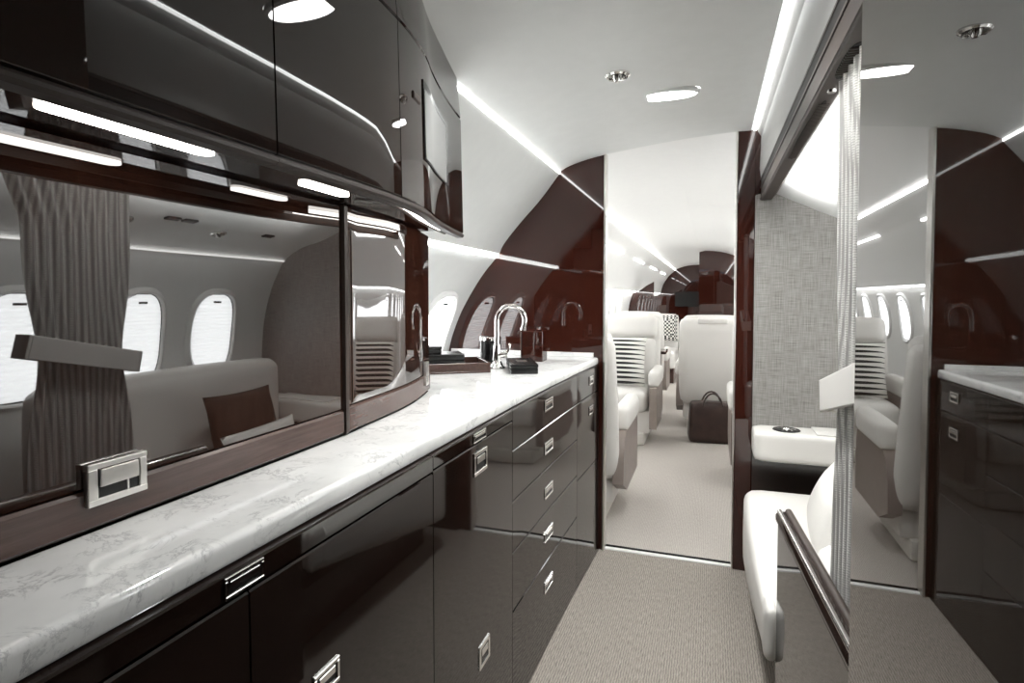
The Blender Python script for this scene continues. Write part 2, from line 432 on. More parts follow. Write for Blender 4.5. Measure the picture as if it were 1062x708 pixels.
# ---- LED lines
def led(name, x0, x1, z0, z1, y0, y1, m, label):
    bm = B(); box(bm, x0, x1, y0, y1, z0, z1)
    return tag(obj(name, bm, m), label, 'light strip')
led('light_strip', 0.175, 0.185, 1.988, 1.9935, -1.3, YB - 0.004, 'led_right', 'long bright light line along the right edge of the galley ceiling')
led('light_strip', -0.716, -0.708, 1.862, 1.872, 1.53, YB - 0.004, 'led_galley', 'light line where left ceiling meets the sidewall beyond the overhead cabinets')
led('light_strip', -1.058, -1.034, 1.456, 1.468, 1.53, YB - 0.004, 'led_galley', 'light line under the sidewall panel above the galley windows')
led('light_strip', 0.865, 0.89, 1.455, 1.462, 0.9, 2.73, 'led', 'light line along the outer wall above the crew divan windows')

# ================================================================== CABIN
CL = smoothpts([(-0.186, 2.035), (-0.5, 2.02), (-0.70, 1.965), (-0.79, 1.925)])
CL1 = smoothpts([(-0.81, 1.90), (-0.95, 1.775)]); CL2 = smoothpts([(-0.965, 1.755), (-1.08, 1.58), (-1.13, 1.43), (-1.14, 1.35)])
CL3 = smoothpts([(-1.19, 1.325), (-1.25, 1.15), (-1.28, 0.9), (-1.25, 0.5), (-1.1, 0.0)])
cabp = CL + CL1 + CL2 + CL3
mir = lambda p: [(-0.372 - x, z) for x, z in p]
bm = B(); shell(bm, cabp, YB + 0.046, 14.7, 0.02, -1)
struct('wall_cabin_left', bm, 'cabin_lining', 'white cabin side wall with windows at the left', 'wall', True, 30)
bm = B(); shell(bm, mir(cabp), YB + 0.046, 14.7, 0.02, 1)
struct('wall_cabin_right', bm, 'cabin_lining', 'white cabin side wall at the right', 'wall', True, 30)
full = mir(cabp)[::-1] + cabp[1:]
bm = B(); prism(bm, full, 'y', 14.5, 14.56)
struct('wall_cabin_back', bm, 'mahogany', 'dark wood bulkhead closing the far end of the cabin', 'wall')
for s, nm in ((1, 'left'), (-1, 'right')):
    fx = (lambda a: a) if s == 1 else (lambda a: -0.372 - a)
    def led2(xa, xb, z0, z1, y0, y1, m, label, group=None):
        x0, x1 = sorted((fx(xa), fx(xb)))
        bm = B(); box(bm, x0, x1, y0, y1, z0, z1); return tag(obj('light_strip', bm, m), label, 'light strip', group)
    led2(-0.812, -0.79, 1.905, 1.918, YB + 0.06, 14.4, 'led_cabin', 'long cove light line on the %s side of the cabin ceiling' % nm)
    led2(-1.185, -1.15, 1.33, 1.342, YB + 0.06, 14.4, 'led_cabin', 'long wash light line above the %s cabin windows' % nm)
    for k in range(5):
        y0 = 3.3 + k * 2.2
        led2(-0.966, -0.952, 1.755, 1.77, y0, y0 + 1.2, 'led_cabin', 'short light dash on the %s cabin service panel, number %d from the doorway in a row' % (nm, k + 1) if False else
             'short light dash in the row along the %s cabin service panel, %s' % (nm, ['nearest the doorway', 'second from the doorway', 'third from the doorway', 'fourth from the doorway', 'farthest from the doorway'][k]),
             'light dashes on the %s cabin service panel' % nm)

# ---- windows
def superell(w, h, n=36, e=2.7):
    pts = []
    for k in range(n):
        a = 2 * PI * k / n; c, s = math.cos(a), math.sin(a)
        pts.append((math.copysign(abs(c) ** (2 / e), c) * w / 2, math.copysign(abs(s) ** (2 / e), s) * h / 2))
    return pts
win_n = [0]
def wall_at(prof, z):
    for (xa, za), (xb, zb) in zip(prof, prof[1:]):
        if min(za, zb) <= z <= max(za, zb) and abs(za - zb) > 1e-6:
            t = (z - za) / (zb - za); return xa + (xb - xa) * t, Vector((xb - xa, zb - za)).normalized()
def window(y, prof, zc, w=0.27, h=0.39):
    win_n[0] += 1
    P_ = [Vector(p) for p in prof]
    if P_[0].y > P_[-1].y: P_ = P_[::-1]
    arc = [0.0]
    for p, q in zip(P_, P_[1:]): arc.append(arc[-1] + (q - p).length)
    x, d = wall_at(prof, zc); s = -1 if x < 0 else 1
    s0 = next(arc[i] + (zc - P_[i].y) / (P_[i + 1].y - P_[i].y) * (arc[i + 1] - arc[i]) for i in range(len(P_) - 1) if P_[i].y <= zc <= P_[i + 1].y)
    def pos(sv):
        for i in range(len(P_) - 1):
            if sv <= arc[i + 1] or i == len(P_) - 2:
                return P_[i] + (P_[i + 1] - P_[i]) * ((sv - arc[i]) / (arc[i + 1] - arc[i]))
    def W(u, dd, v):
        p = pos(s0 + v); tg = (pos(s0 + v + 0.05) - pos(s0 + v - 0.05)).normalized()
        nn = Vector((-tg.y, tg.x)) if s > 0 else Vector((tg.y, -tg.x))
        if nn.x * s > 0: nn = -nn
        return Vector((p.x + nn.x * dd - x, u, p.y + nn.y * dd - zc))
    e = bpy.data.objects.new('window_%d' % win_n[0], None); C.objects.link(e); e.empty_display_size = 0.1
    e['kind'] = 'structure'; e['category'] = 'window'
    e.location = (x, y, zc)
    bm = B(); rings = []
    for (sw, d_) in ((1.24, -0.006), (1.22, 0.012), (1.12, 0.022), (1.06, 0.018), (1.03, 0.010)):
        rings.append([bm.verts.new(W(px, d_, pz)) for px, pz in superell(w * sw, h + w * (sw - 1))])
    for a, b in zip(rings, rings[1:]):
        for k in range(36): bm.faces.new((a[k], a[(k + 1) % 36], b[(k + 1) % 36], b[k]))
    bmesh.ops.recalc_face_normals(bm, faces=bm.faces)
    obj('window_frame', bm, 'white_trim', e, True, 60)
    bm = B(); ra = [bm.verts.new(W(px, 0.0101, pz)) for px, pz in superell(w * 1.03, h + w * 0.03)]; rb = [bm.verts.new(W(px, 0.002, pz)) for px, pz in superell(w * 0.96, h - w * 0.04)]
    for k in range(36): bm.faces.new((ra[k], ra[(k + 1) % 36], rb[(k + 1) % 36], rb[k]))
    obj('painted_gap_ring', bm, 'black', e)  # black band painting the dark gap between window frame and blind
    bm = B(); rows = []
    NR = 44
    for i in range(NR + 1):
        z = -h / 2 * 0.985 + h * 0.985 * i / NR
        hw = w / 2 * 0.985 * (max(0, 1 - abs(z / (h / 2)) ** 2.7)) ** (1 / 2.7)
        dd = 0.008 + (0.0025 if i % 2 else 0)
        rows.append((bm.verts.new(W(-hw, dd, z)), bm.verts.new(W(hw, dd, z))))
    for a, b in zip(rows, rows[1:]): bm.faces.new((a[0], a[1], b[1], b[0]))
    bmesh.ops.solidify(bm, geom=bm.faces[:], thickness=0.002)
    sh = obj('shade', bm, 'shade', e)
    bm = B(); q = W(0, 0.012, h * 0.40); box(bm, q.x - 0.006, q.x + 0.006, -0.022, 0.022, q.z - 0.005, q.z + 0.005, bev=0.002)
    obj('latch', bm, 'black', sh)
    return e
wl = [
 ('oval window with pleated shade behind the faucet, nearest the mahogany bulkhead'),
]
for y in (1.94, 2.5):
    window(y, WL2s, 1.08)['label'] = 'oval window in the galley side wall, %s' % ('hidden behind the back panel end' if y < 2.2 else 'left of the mahogany bulkhead')
for y in (1.42, 1.92, 2.42 - 0.06):
    window(y, WR2, 1.06, 0.26, 0.43)['label'] = 'oval window with drawn pleated shade above the crew divan, ' + ('nearest the closet' if y < 1.6 else 'middle of three' if y < 2.2 else 'nearest the fabric bulkhead')
ORD = ['first', 'second', 'third', 'fourth', 'fifth', 'sixth', 'seventh', 'eighth', 'ninth']
for k in range(9):
    y = 3.35 + k * 0.62
    window(y, CL3, 1.07)['label'] = 'oval window in the left cabin wall, %s from the doorway' % ORD[k]
    window(y, mir(CL3), 1.07)['label'] = 'oval window in the right cabin wall, %s from the doorway' % ORD[k]

# ---- cabin partitions
bm = B()
pl = [(x, z) for x, z in cabp if z < 1.36]
prism(bm, [(-0.66, 0.0), (-0.66, 1.27), (-0.86, 1.27), (-0.86, 1.50), (-0.97, 1.44), (-1.12, 1.33)] + pl, 'y', 9.5, 9.55)
struct('wall_divider_left', bm, 'mahogany', 'low mahogany partition with raised corner at the left of the cabin', 'wall')
rp = [(0.372 * 0 + x, z) for x, z in mir(cabp)]
top = [(x, z) for x, z in rp if x > -0.17]
bm = B(); prism(bm, [(-0.17, 0.0), (-0.17, 2.0)] + [(x - 0.01, z - 0.01) for x, z in rp if x > -0.1], 'y', 10.0, 10.06)
struct('wall_divider_right', bm, 'mahogany', 'tall arched mahogany partition at the right of the cabin', 'wall')
bm = B(); box(bm, -1.22, -0.20, 13.1, 13.2, 0.0, 0.9); box(bm, -0.98, -0.2, 14.44, 14.49, 1.05, 1.3)
bm.free()
bm = B(); box(bm, -0.80, -0.22, 14.44, 14.49, 1.02, 1.38, bev=0.004)
tv = thing('wall_monitor', 'flat dark screen on the far end bulkhead of the cabin', 'screen', (-0.5, 14.49, 1.2))
place_off(bm, (-0.5, 14.49, 1.2)); obj('bezel', bm, 'black', tv)
bm = B(); box(bm, -0.27, 0.27, -0.056, -0.051, -0.15, 0.15); obj('display', bm, 'black', tv)

# ================================================================== GALLEY LEFT: lower cabinets
FP = [(-1.3, -0.54), (1.6, -0.54), (2.0, -0.532), (2.34, -0.522), (2.77, -0.503)]
def flush_latch(parent, x, y, z, w, h, name='latch', dark='black', tilt=0.0, th=0.0035):
    """rectangular flush pull: bevelled frame, dark recess and lifting tab; faces +X"""
    bm = B(); f = min(w, h) * 0.16
    R = Matrix.Translation((x, y, z)) @ Matrix.Rotation(tilt, 4, 'Z')
    box(bm, -0.004, th, -w / 2, w / 2, h / 2 - f, h / 2, 0, 0.001, 1, R)
    box(bm, -0.004, th, -w / 2, w / 2, -h / 2, -h / 2 + f, 0, 0.001, 1, R)
    box(bm, -0.004, th, -w / 2, -w / 2 + f, -h / 2 + f, h / 2 - f, 0, 0.001, 1, R)
    box(bm, -0.004, th, w / 2 - f, w / 2, -h / 2 + f, h / 2 - f, 0, 0.001, 1, R)
    box(bm, -0.004, 0.0008, -w / 2 + f, w / 2 - f, -h / 2 + f, h / 2 - f, 1, 0, 1, R)
    box(bm, 0.0, th * 1.1, -w / 2 + f * 1.7, w / 2 - f * 1.7, -h * 0.02, h / 2 - f * 1.4, 0, 0.001, 1, R)
    o = obj(name, bm, ['chrome', dark], parent); o['label'] = 'chrome flush pull'
    return o
def unit(label, y0, y1, fronts, group='lower galley cabinets'):
    t = thing('galley_cabinet', label, 'cabinet', (-0.75, (y0 + y1) / 2, 0), 0, group)
    ox, oy = 0.75, -(y0 + y1) / 2
    bm = B(); a0, a1 = y0 + 0.0005, y1 - 0.0005
    prism(bm, [(interp(FP, a0) - 0.02, a0), (interp(FP, a1) - 0.02, a1), (-1.14, a1), (-1.14, a0)], 'z', 0.0, CT - 0.034)
    place_off(bm, (-0.75, (y0 + y1) / 2, 0)); obj('body', bm, 'gap', t)
    for (kind, a, b, z0, z1, pulls) in fronts:
        bm = B(); panel(bm, FP, a, b, z0, z1); place_off(bm, (-0.75, (y0 + y1) / 2, 0))
        d = obj(kind, bm, 'cab_front', t, True, 20)
        for (py, pz, w, h) in pulls:
            sl = (interp(FP, py + 0.02) - interp(FP, py - 0.02)) / 0.04
            flush_latch(d, interp(FP, py) + ox, py + oy, pz, w, h, tilt=-math.atan(sl))
    return t
ZT = CT - 0.034
unit('dark glossy lower cabinet nearest the camera, under the marble worktop', -1.2, 0.553,
     [('drawer', -1.2, -0.02, 0.884, ZT, []), ('door', -1.2, -0.02, 0.0, 0.884, []), ('door', -0.02, 0.553, 0.0, 0.884, [])])
t = unit('wide dark glossy lower cabinet with a long shallow top drawer', 0.553, 1.054,
     [('drawer', -0.02, 1.054, 0.884, ZT, [(0.545, 0.903, 0.062, 0.027)]), ('door', 0.553, 1.054, 0.0, 0.884, [(0.70, 0.675, 0.06, 0.04)])])
unit('dark glossy cabinet with a small top drawer and two chrome latches on its tall door', 1.054, 1.56,
     [('drawer', 1.054, 1.56, 0.888, ZT, [(1.305, 0.904, 0.08, 0.024)]), ('door', 1.054, 1.56, 0.0, 0.888, [(1.31, 0.838, 0.085, 0.058), (1.335, 0.335, 0.07, 0.06)])])
dz = [ZT, 0.80, 0.648, 0.495, 0.318, 0.0]
hz = [0.872, 0.722, 0.565, 0.411, 0.231]
unit('dark glossy stack of five drawers with chrome pulls', 1.56, 2.34,
     [('drawer', 1.56, 2.34, dz[i + 1], dz[i], [(1.93, hz[i], 0.095, 0.042)]) for i in range(5)])
unit('narrow dark glossy cabinet touching the mahogany bulkhead', 2.34, 2.757,
     [('drawer', 2.34, 2.757, 0.80, ZT, [(2.58, 0.868, 0.07, 0.04)]), ('door', 2.34, 2.757, 0.47, 0.80, [(2.58, 0.73, 0.07, 0.04)]), ('door', 2.34, 2.757, 0.0, 0.47, [])])

# ---- worktop
BP = [(-1.3, -0.722), (1.0, -0.722), (1.13, -0.737), (1.31, -0.752), (1.46, -0.785), (1.60, -0.828)]   # back panel plan curve
BP = smoothpts(BP, 2)
bm = B()
fr = [(y, interp([(-1.3, -0.553), (1.6, -0.553), (2.0, -0.546), (2.4, -0.532), (2.77, -0.513)], y)) for y in [-1.2, 0, 1.0, 1.6, 1.8, 2.0, 2.2, 2.4, 2.6, 2.762]]
poly = [(x, y) for y, x in fr] + [(-1.312, 2.762), (-1.312, 1.61)] + [(-0.845, 1.61)] + [(x - 0.006, y) for y, x in BP[::-1][1:-1]] + [(-0.728, -1.2)]
prism(bm, poly, 'z', CT - 0.034, CT)
es = [e for e in bm.edges if all(abs(v.co.z - CT) < 1e-4 and v.co.x > -0.56 for v in e.verts) and abs(e.verts[0].co.y - e.verts[1].co.y) > 0.05]
bmesh.ops.bevel(bm, geom=es, offset=0.010, segments=4, affect='EDGES', profile=0.5)
es = [e for e in bm.edges if all(abs(v.co.z - (CT - 0.034)) < 1e-4 and v.co.x > -0.56 for v in e.verts) and abs(e.verts[0].co.y - e.verts[1].co.y) > 0.05]
bmesh.ops.bevel(bm, geom=es, offset=0.004, segments=2, affect='EDGES', profile=0.5)
tag(obj('worktop', bm, 'marble', None, True, 30), 'long white marble worktop with grey veins over the lower cabinets', 'countertop')
bm = B(); box(bm, -1.30, -0.535, 2.752, 2.768, CT, CT + 0.022, bev=0.002)
struct('trim_6', bm, 'marble', 'low white upstand where the worktop meets the mahogany bulkhead', 'trim')

# ---- back panels standing on the worktop (mid-height cabinets)
def back_unit(label, y0, y1, pulls, railh=0.055, end=False):
    t = thing('appliance_cabinet', label, 'cabinet', (-0.9, (y0 + y1) / 2, CT), 0, 'glossy cabinets standing on the worktop')
    o = (-0.9, (y0 + y1) / 2, CT)
    n = 8; ys = [y0 + (y1 - y0) * i / n for i in range(n + 1)]
    bm = B(); prism(bm, [(interp(BP, y) - 0.020, y) for y in ys] + [(-1.20, y1), (-1.20, y0)], 'z', CT + 0.003, 1.444)
    place_off(bm, o); obj('body', bm, 'mahogany', t)
    bm = B(); panel(bm, BP, y0, y1, CT + railh, 1.443, t=0.014, off=-0.004, seglen=0.02); place_off(bm, o)
    d = obj('door', bm, 'glass_wood', t, True, 20)
    bm = B(); panel(bm, BP, y0, y1, CT + 0.004, CT + railh + 0.002, t=0.018, off=0.0, bev=0.004, seglen=0.02); place_off(bm, o)
    obj('bottom_rail', bm, 'rail_wood', t, True, 20)
    return t, d, o
t, d, o = back_unit('wide glossy dark panel behind the worktop with a big chrome latch', -1.2, 1.013, [])
# big latch
def big_latch(parent, x, y, z, w, h, tilt=0.0):
    R = Matrix.Translation((x, y, z)) @ Matrix.Rotation(tilt, 4, 'Z')
    bm = B()
    box(bm, -0.006, 0.0035, -w / 2, w / 2, h * 0.36, h / 2, 0, 0.0012, 2, R)
    box(bm, -0.006, 0.0035, -w / 2, w / 2, -h / 2, -h * 0.34, 0, 0.0012, 2, R)
    box(bm, -0.006, 0.003, -w / 2, -w * 0.33, -h * 0.36, h * 0.37, 0, 0.0015, 2, R)
    box(bm, -0.006, 0.003, w * 0.36, w / 2, -h * 0.36, h * 0.37, 0, 0.0015, 2, R)
    box(bm, -0.006, 0.0005, -w * 0.34, w * 0.37, -h * 0.36, h * 0.37, 1, 0, 1, R)
    box(bm, 0.0005, 0.0045, -w * 0.31, w * 0.34, -h * 0.08, h * 0.34, 0, 0.0012, 2, R)
    box(bm, 0.0005, 0.002, w * 0.15, w * 0.19, -h * 0.34, -h * 0.08, 0, 0.001, 1, R)
    q = obj('latch', bm, ['nickel', 'black'], parent); q['label'] = 'large brushed chrome latch'
big_latch(t, -0.722 - o[0] + 0.003, 0.519 - o[1], 1.017 - o[2], 0.078, 0.053)
t, d, o = back_unit('curved glossy mahogany end cabinet on the worktop, beside the faucet area', 1.015, 1.60, [], 0.06)
big_latch(t, interp(BP, 1.53) - o[0] + 0.003, 1.53 - o[1], 1.02 - o[2], 0.04, 0.07, tilt=-math.atan((interp(BP, 1.55) - interp(BP, 1.51)) / 0.04))
bm = B(); panel(bm, BP, 1.0155, 1.028, CT + 0.004, 1.443, t=0.01, off=0.003, gap=0.0005); place_off(bm, o); 
q = obj('edge_strip', bm, 'header', t)
for v in ():
    pass

# ================================================================== overhead cabinets
UP = [(-1.3, -0.53), (0.80, -0.53), (0.97, -0.541), (1.10, -0.567), (1.19, -0.60), (1.36, -0.645), (1.517, -0.676)]
UP = smoothpts(UP, 3)
ZU = 1.421
def top_z(x): 
    pts = [(-0.712, 1.862), (-0.66, 1.895), (-0.511, 1.93), (-0.186, 1.97)]
    return 1.0
def upper(label, y0, y1, split=None, screen=False):
    o = (-0.75, (y0 + y1) / 2, ZU)
    t = thing('overhead_cabinet', label, 'cabinet', o, 0, 'glossy overhead cabinets over the worktop')
    n = max(2, int((y1 - y0) / 0.05)); ys = [y0 + (y1 - y0) * i / n for i in range(n + 1)]
    bm = B()
    prism(bm, [(interp(UP, y) - 0.022, y) for y in ys] + [(-0.93, y1), (-0.93, y0)], 'z', ZU + 0.024, 1.60)
    prism(bm, [(interp(UP, y) - 0.022, y) for y in ys] + [(-0.80, y1), (-0.80, y0)], 'z', 1.60, 1.735)
    prism(bm, [(interp(UP, y) - 0.022, y) for y in ys] + [(-0.72, y1), (-0.72, y0)], 'z', 1.735, 1.855)
    place_off(bm, o); obj('body', bm, 'espresso', t)
    bm = B()
    if screen: panel(bm, UP, y0, y1, ZU + 0.012, 1.762, t=0.02, seglen=0.02, tilt=-0.022)
    else: panel(bm, UP, y0, y1, ZU + 0.012, 1.762, t=0.02, seglen=0.03, tilt=-0.022)
    place_off(bm, o); d = obj('door', bm, 'espresso', t, True, 20)
    bm = B(); panel(bm, UP, y0, y1, 1.762, 1.90, t=0.02, tilt=-0.10, off=-0.0075, seglen=0.03); place_off(bm, o); obj('crown_panel', bm, 'espresso', t, True, 20)
    bm = B(); panel(bm, UP, y0, y1, ZU, ZU + 0.013, t=0.022, off=0.002, bev=0.004, gap=0.0005, seglen=0.02); place_off(bm, o); obj('bottom_rail', bm, 'header', t, True, 40)
    # inner lip (groove line)
    bm = B(); panel(bm, [(y, x - 0.055) for y, x in UP], y0, y1, ZU + 0.012, ZU + 0.026, t=0.006, gap=0.0003, seglen=0.02); place_off(bm, o); obj('inner_lip', bm, 'header', t)
    return t, d, o
def task_light(t, o, pts, hw, z):
    """stadium-shaped light lens on the underside; pts centre line (x,y)"""
    n = len(pts); Lp, Rp = [], []
    P = [Vector(p) for p in pts]
    ring = []
    for i, p in enumerate(P):
        d = (P[min(n - 1, i + 1)] - P[max(0, i - 1)]).normalized(); nn = Vector((-d.y, d.x))
        Lp.append(p + nn * hw); Rp.append(p - nn * hw)
    d0 = (P[1] - P[0]).normalized(); d1 = (P[-1] - P[-2]).normalized()
    def cap(c, d, a0, a1):
        base = math.atan2(d.y, d.x)
        return [c + Vector((math.cos(base + a), math.sin(base + a))) * hw for a in [a0 + (a1 - a0) * k / 6 for k in range(1, 6)]]
    ring = Rp + cap(P[-1], d1, -PI / 2, PI / 2) + Lp[::-1] + cap(P[0], d0, PI / 2, 3 * PI / 2)
    bm = B(); prism(bm, [(v.x, v.y) for v in ring], 'z', z - 0.004, z + 0.004); place_off(bm, o)
    q = obj('task_light', bm, 'task', t); q['label'] = 'lit lens under the cabinet'
t, d, o = upper('glossy dark overhead cabinet door nearest the camera, top left of the photo', -0.1, 0.604)
task_light(t, o, [(-0.636, 0.40), (-0.638, 0.50), (-0.640, 0.588)], 0.014, ZU + 0.024)
t0_, d0_, o0_ = upper('glossy dark overhead cabinet door behind the camera position', -1.2, -0.1)
t, d, o = upper('middle glossy dark overhead cabinet left of the one with the screen', 0.604, 0.934)
task_light(t, o, [(-0.655, 0.81), (-0.656, 0.86), (-0.658, 0.918)], 0.012, ZU + 0.024)
t, d, o = upper('curved overhead cabinet end unit with a grey inset screen', 0.934, 1.517, screen=True)
task_light(t, o, [(interp(UP, y) - 0.035, y) for y in (1.07, 1.15, 1.25, 1.35, 1.43)], 0.028, ZU + 0.02)
# inset screen
bm = B(); P0 = [(y, x) for y, x in UP]
panel(bm, P0, 1.065, 1.345, 1.535, 1.70, t=0.004, off=0.0003, tilt=-0.022, gap=0, bev=0.0005, seglen=0.02); place_off(bm, o)
fr = obj('screen_border_shade', bm, 'black', t)  # dark border, widened at top and right to paint the recess shade
bm = B(); panel(bm, P0, 1.070, 1.315, 1.538, 1.682, t=0.003, off=0.0017, tilt=-0.022, gap=0, bev=0.0005, seglen=0.02); place_off(bm, o)
sc = obj('screen', bm, 'screen', fr)
bm = B(); panel(bm, P0, 1.0, 1.04, 1.638, 1.654, t=0.004, off=-0.0015, tilt=-0.022, gap=0, seglen=0.02); place_off(bm, o)
obj('touch_latch', bm, 'header', t)
# light on top of overhead cabinets
bm = B(); ys = [-1.2 + i * 0.05 for i in range(int(2.70 / 0.05) + 1)]
ring = [(interp(UP, y) - 0.044, y) for y in ys]; ring2 = [(interp(UP, y) - 0.06, y) for y in ys[::-1]]
prism(bm, ring + ring2, 'z', 1.875, 1.889)
tag(obj('light_strip', bm, 'led_cabin'), 'light line glowing along the top of the overhead cabinets', 'light strip')

# ================================================================== ceiling fittings
t = thing('ceiling_light', 'bright oval ceiling lamp over the galley aisle', 'ceiling light', (-0.148, 2.135, 1.978))
def oval(w, h, n=32):
    return [(x, y) for x, y in superell(w, h, n, 2.1)]
bm = B(); prism(bm, oval(0.20, 0.09), 'z', -0.008, 0.004); LENS = obj('lens', bm, 'lamp', t)
bm = B(); a = oval(0.215, 0.108); b = oval(0.192, 0.087)
r1 = [bm.verts.new((x, y, 0.006)) for x, y in a]; r2 = [bm.verts.new((x, y, -0.006)) for x, y in a]; r3 = [bm.verts.new((x, y, -0.009)) for x, y in b]; r4 = [bm.verts.new((x, y, 0.004)) for x, y in b]
for q, w_ in ((r1, r2), (r2, r3), (r3, r4)):
    for k in range(32): bm.faces.new((q[k], q[(k + 1) % 32], w_[(k + 1) % 32], w_[k]))
bmesh.ops.recalc_face_normals(bm, faces=bm.faces); BEZEL = obj('bezel', bm, 'lining', t, True, 60)
def spot(name, loc, label, s=1.0, rx=0, ry=0, group=None):
    t = thing(name, label, 'air vent', loc, 0, group); t.rotation_euler = (rx, ry, 0)
    bm = B(); lathe(bm, [(0.040 * s, 0.006), (0.040 * s, -0.002), (0.034 * s, -0.007), (0.030 * s, -0.005), (0.028 * s, 0.006)]); obj('ring', bm, 'chrome', t, True, 40)
    bm = B(); lathe(bm, [(0.0, -0.004), (0.027 * s, 0.0), (0.0285 * s, 0.005)]); obj('recess', bm, 'black', t, True)
    bm = B(); lathe(bm, [(0, -0.022 * s), (0.008 * s, -0.02 * s), (0.014 * s, -0.012 * s), (0.017 * s, -0.002)], 16)
    box(bm, -0.026 * s, 0.026 * s, -0.004 * s, 0.004 * s, -0.014 * s, -0.003); obj('nozzle', bm, 'chrome', t, True)
    return t
spot('air_nozzle', (-0.289, 1.864, 1.962), 'round chrome swivel nozzle in the galley ceiling left of the oval lamp')
bm = B(); box(bm, -0.53, -0.40, 1.02, 1.24, 0, 0)
bm.free()
bm = B()
cz = lambda x: next((za + (zb - za) * (x - xa) / (xb - xa)) for (xa, za), (xb, zb) in zip(CE, CE[1:]) if xa <= x <= xb)
prism(bm, [(-0.50, cz(-0.50) - 0.003), (-0.32, cz(-0.32) - 0.003), (-0.32, cz(-0.32) + 0.004), (-0.50, cz(-0.50) + 0.004)], 'y', 0.98, 1.27)
tag(obj('access_panel', bm, 'lining'), 'flush white access panel in the galley ceiling by the overhead cabinets', 'panel')

# ================================================================== worktop items
FX, FY = -0.83, 2.20
t = thing('faucet', 'tall chrome gooseneck faucet on the marble worktop', 'faucet', (FX, FY, CT))
bm = B(); lathe(bm, [(0.0, 0.0), (0.034, 0.0), (0.034, 0.006), (0.026, 0.012), (0.018, 0.03), (0.0155, 0.06), (0.015, 0.09), (0.013, 0.10), (0.0, 0.10)]); obj('base', bm, 'chrome', t, True)
ang = 0.25; dx, dy = math.cos(ang), math.sin(ang)
pts = [(0, 0, 0.09), (0, 0, 0.13), (0, 0, 0.17), (0, 0, 0.20)]
for k in range(1, 15):
    a = PI - k / 14 * PI * 1.08; r = 0.058
    u = r + r * math.cos(a); pts.append((dx * u, dy * u, 0.20 + r * math.sin(a)))
lx = pts[-1]; pts.append((lx[0] - dx * 0.004 , lx[1] - dy * 0.004, lx[2] - 0.015))
bm = B(); tube(bm, pts, 0.0105, 14); tube(bm, [pts[-1], (pts[-1][0] - dx * 0.002, pts[-1][1], pts[-1][2] - 0.012)], 0.0125, 14); obj('spout', bm, 'chrome', t, True)
bm = B(); tube(bm, [(0.0, 0, 0.055), (0.03, 0.005, 0.058), (0.042, 0.008, 0.06)], 0.014, 12); tube(bm, [(0.036, 0.006, 0.06), (0.05, 0.0, 0.075), (0.062, -0.01, 0.105)], 0.005, 8); obj('handle', bm, 'chrome', t, True)

ta = math.radians(34)
t = thing('serving_tray', 'brown wooden serving tray on the worktop under the black boxes', 'tray', (-1.03, 2.06, CT + 0.0), ta)
bm = B(); box(bm, -0.19, 0.19, -0.12, 0.12, 0.0, 0.008, bev=0.002); obj('tray_base', bm, 'rail_wood', t)
bm = B()
for a in ((-0.19, 0.19, -0.12, -0.11), (-0.19, 0.19, 0.11, 0.12), (-0.19, -0.18, -0.11, 0.11), (0.18, 0.19, -0.11, 0.11)):
    box(bm, a[0], a[1], a[2], a[3], 0.006, 0.04, bev=0.002)
obj('rim', bm, 'rail_wood', t)
def cs_box(label, loc, rot, w, d, h, group):
    t = thing('storage_box', label, 'box', loc, rot, group)
    bm = B(); box(bm, -w / 2, w / 2, -d / 2, d / 2, 0, h * 0.6, bev=0.003); obj('box_body', bm, 'black', t, True)
    bm = B(); box(bm, -w / 2 - 0.001, w / 2 + 0.001, -d / 2 - 0.001, d / 2 + 0.001, h * 0.62, h, bev=0.003); obj('lid', bm, 'black', t, True)
    return t
gb = 'black lidded boxes on the worktop'
cs_box('flat black box in the tray, lower of the two stacked', (-1.05, 2.02, CT + 0.0082), ta, 0.26, 0.14, 0.064, gb)
cs_box('small black box on top of the larger one in the tray', (-1.08, 2.0, CT + 0.0725), ta, 0.16, 0.10, 0.03, gb)
bx = cs_box('flat black box on bare marble right of the faucet base', (-0.715, 2.175, CT), math.radians(24), 0.105, 0.24, 0.038, gb)
bm = B(); box(bm, -0.02, 0.02, -0.03, 0.03, 0.0375, 0.0388); obj('emblem', bm, 'nickel', bx)
t = thing('canister', 'round black canister with chrome rim standing behind the boxes', 'canister', (-0.91, 2.33, CT))
bm = B(); lathe(bm, [(0, 0), (0.046, 0), (0.046, 0.105), (0, 0.105)]); obj('canister_body', bm, 'black', t, True)
bm = B(); lathe(bm, [(0.0, 0.122), (0.046, 0.122), (0.0475, 0.118), (0.0475, 0.106), (0.0, 0.106)]); obj('lid', bm, 'chrome', t, True)
t = thing('dispenser_block', 'square dark wood dispenser block with metal edge by the faucet', 'dispenser', (-0.765, 2.52, CT))
bm = B(); box(bm, -0.05, 0.05, -0.04, 0.04, 0.0, 0.14, bev=0.003); obj('block', bm, 'mahogany', t)
bm = B(); box(bm, -0.054, -0.05, -0.042, 0.042, 0.0, 0.143, bev=0.001); obj('metal_edge', bm, 'chrome', t)

# ================================================================== RIGHT: closet, low cabinet, curtain, header
t = thing('closet', 'tall mirror-glossy dark closet front at the right edge of the photo', 'closet', (0.62, -0.16, 0))
bm = B(); box(bm, -0.40, 0.44, -1.03, 1.015, 0.0, 1.99); obj('body', bm, 'espresso', t)
bm = B(); box(bm, -0.434, -0.402, -1.03, 1.035, 0.004, 1.988, bev=0.0015); obj('door', bm, 'closet_gloss', t)

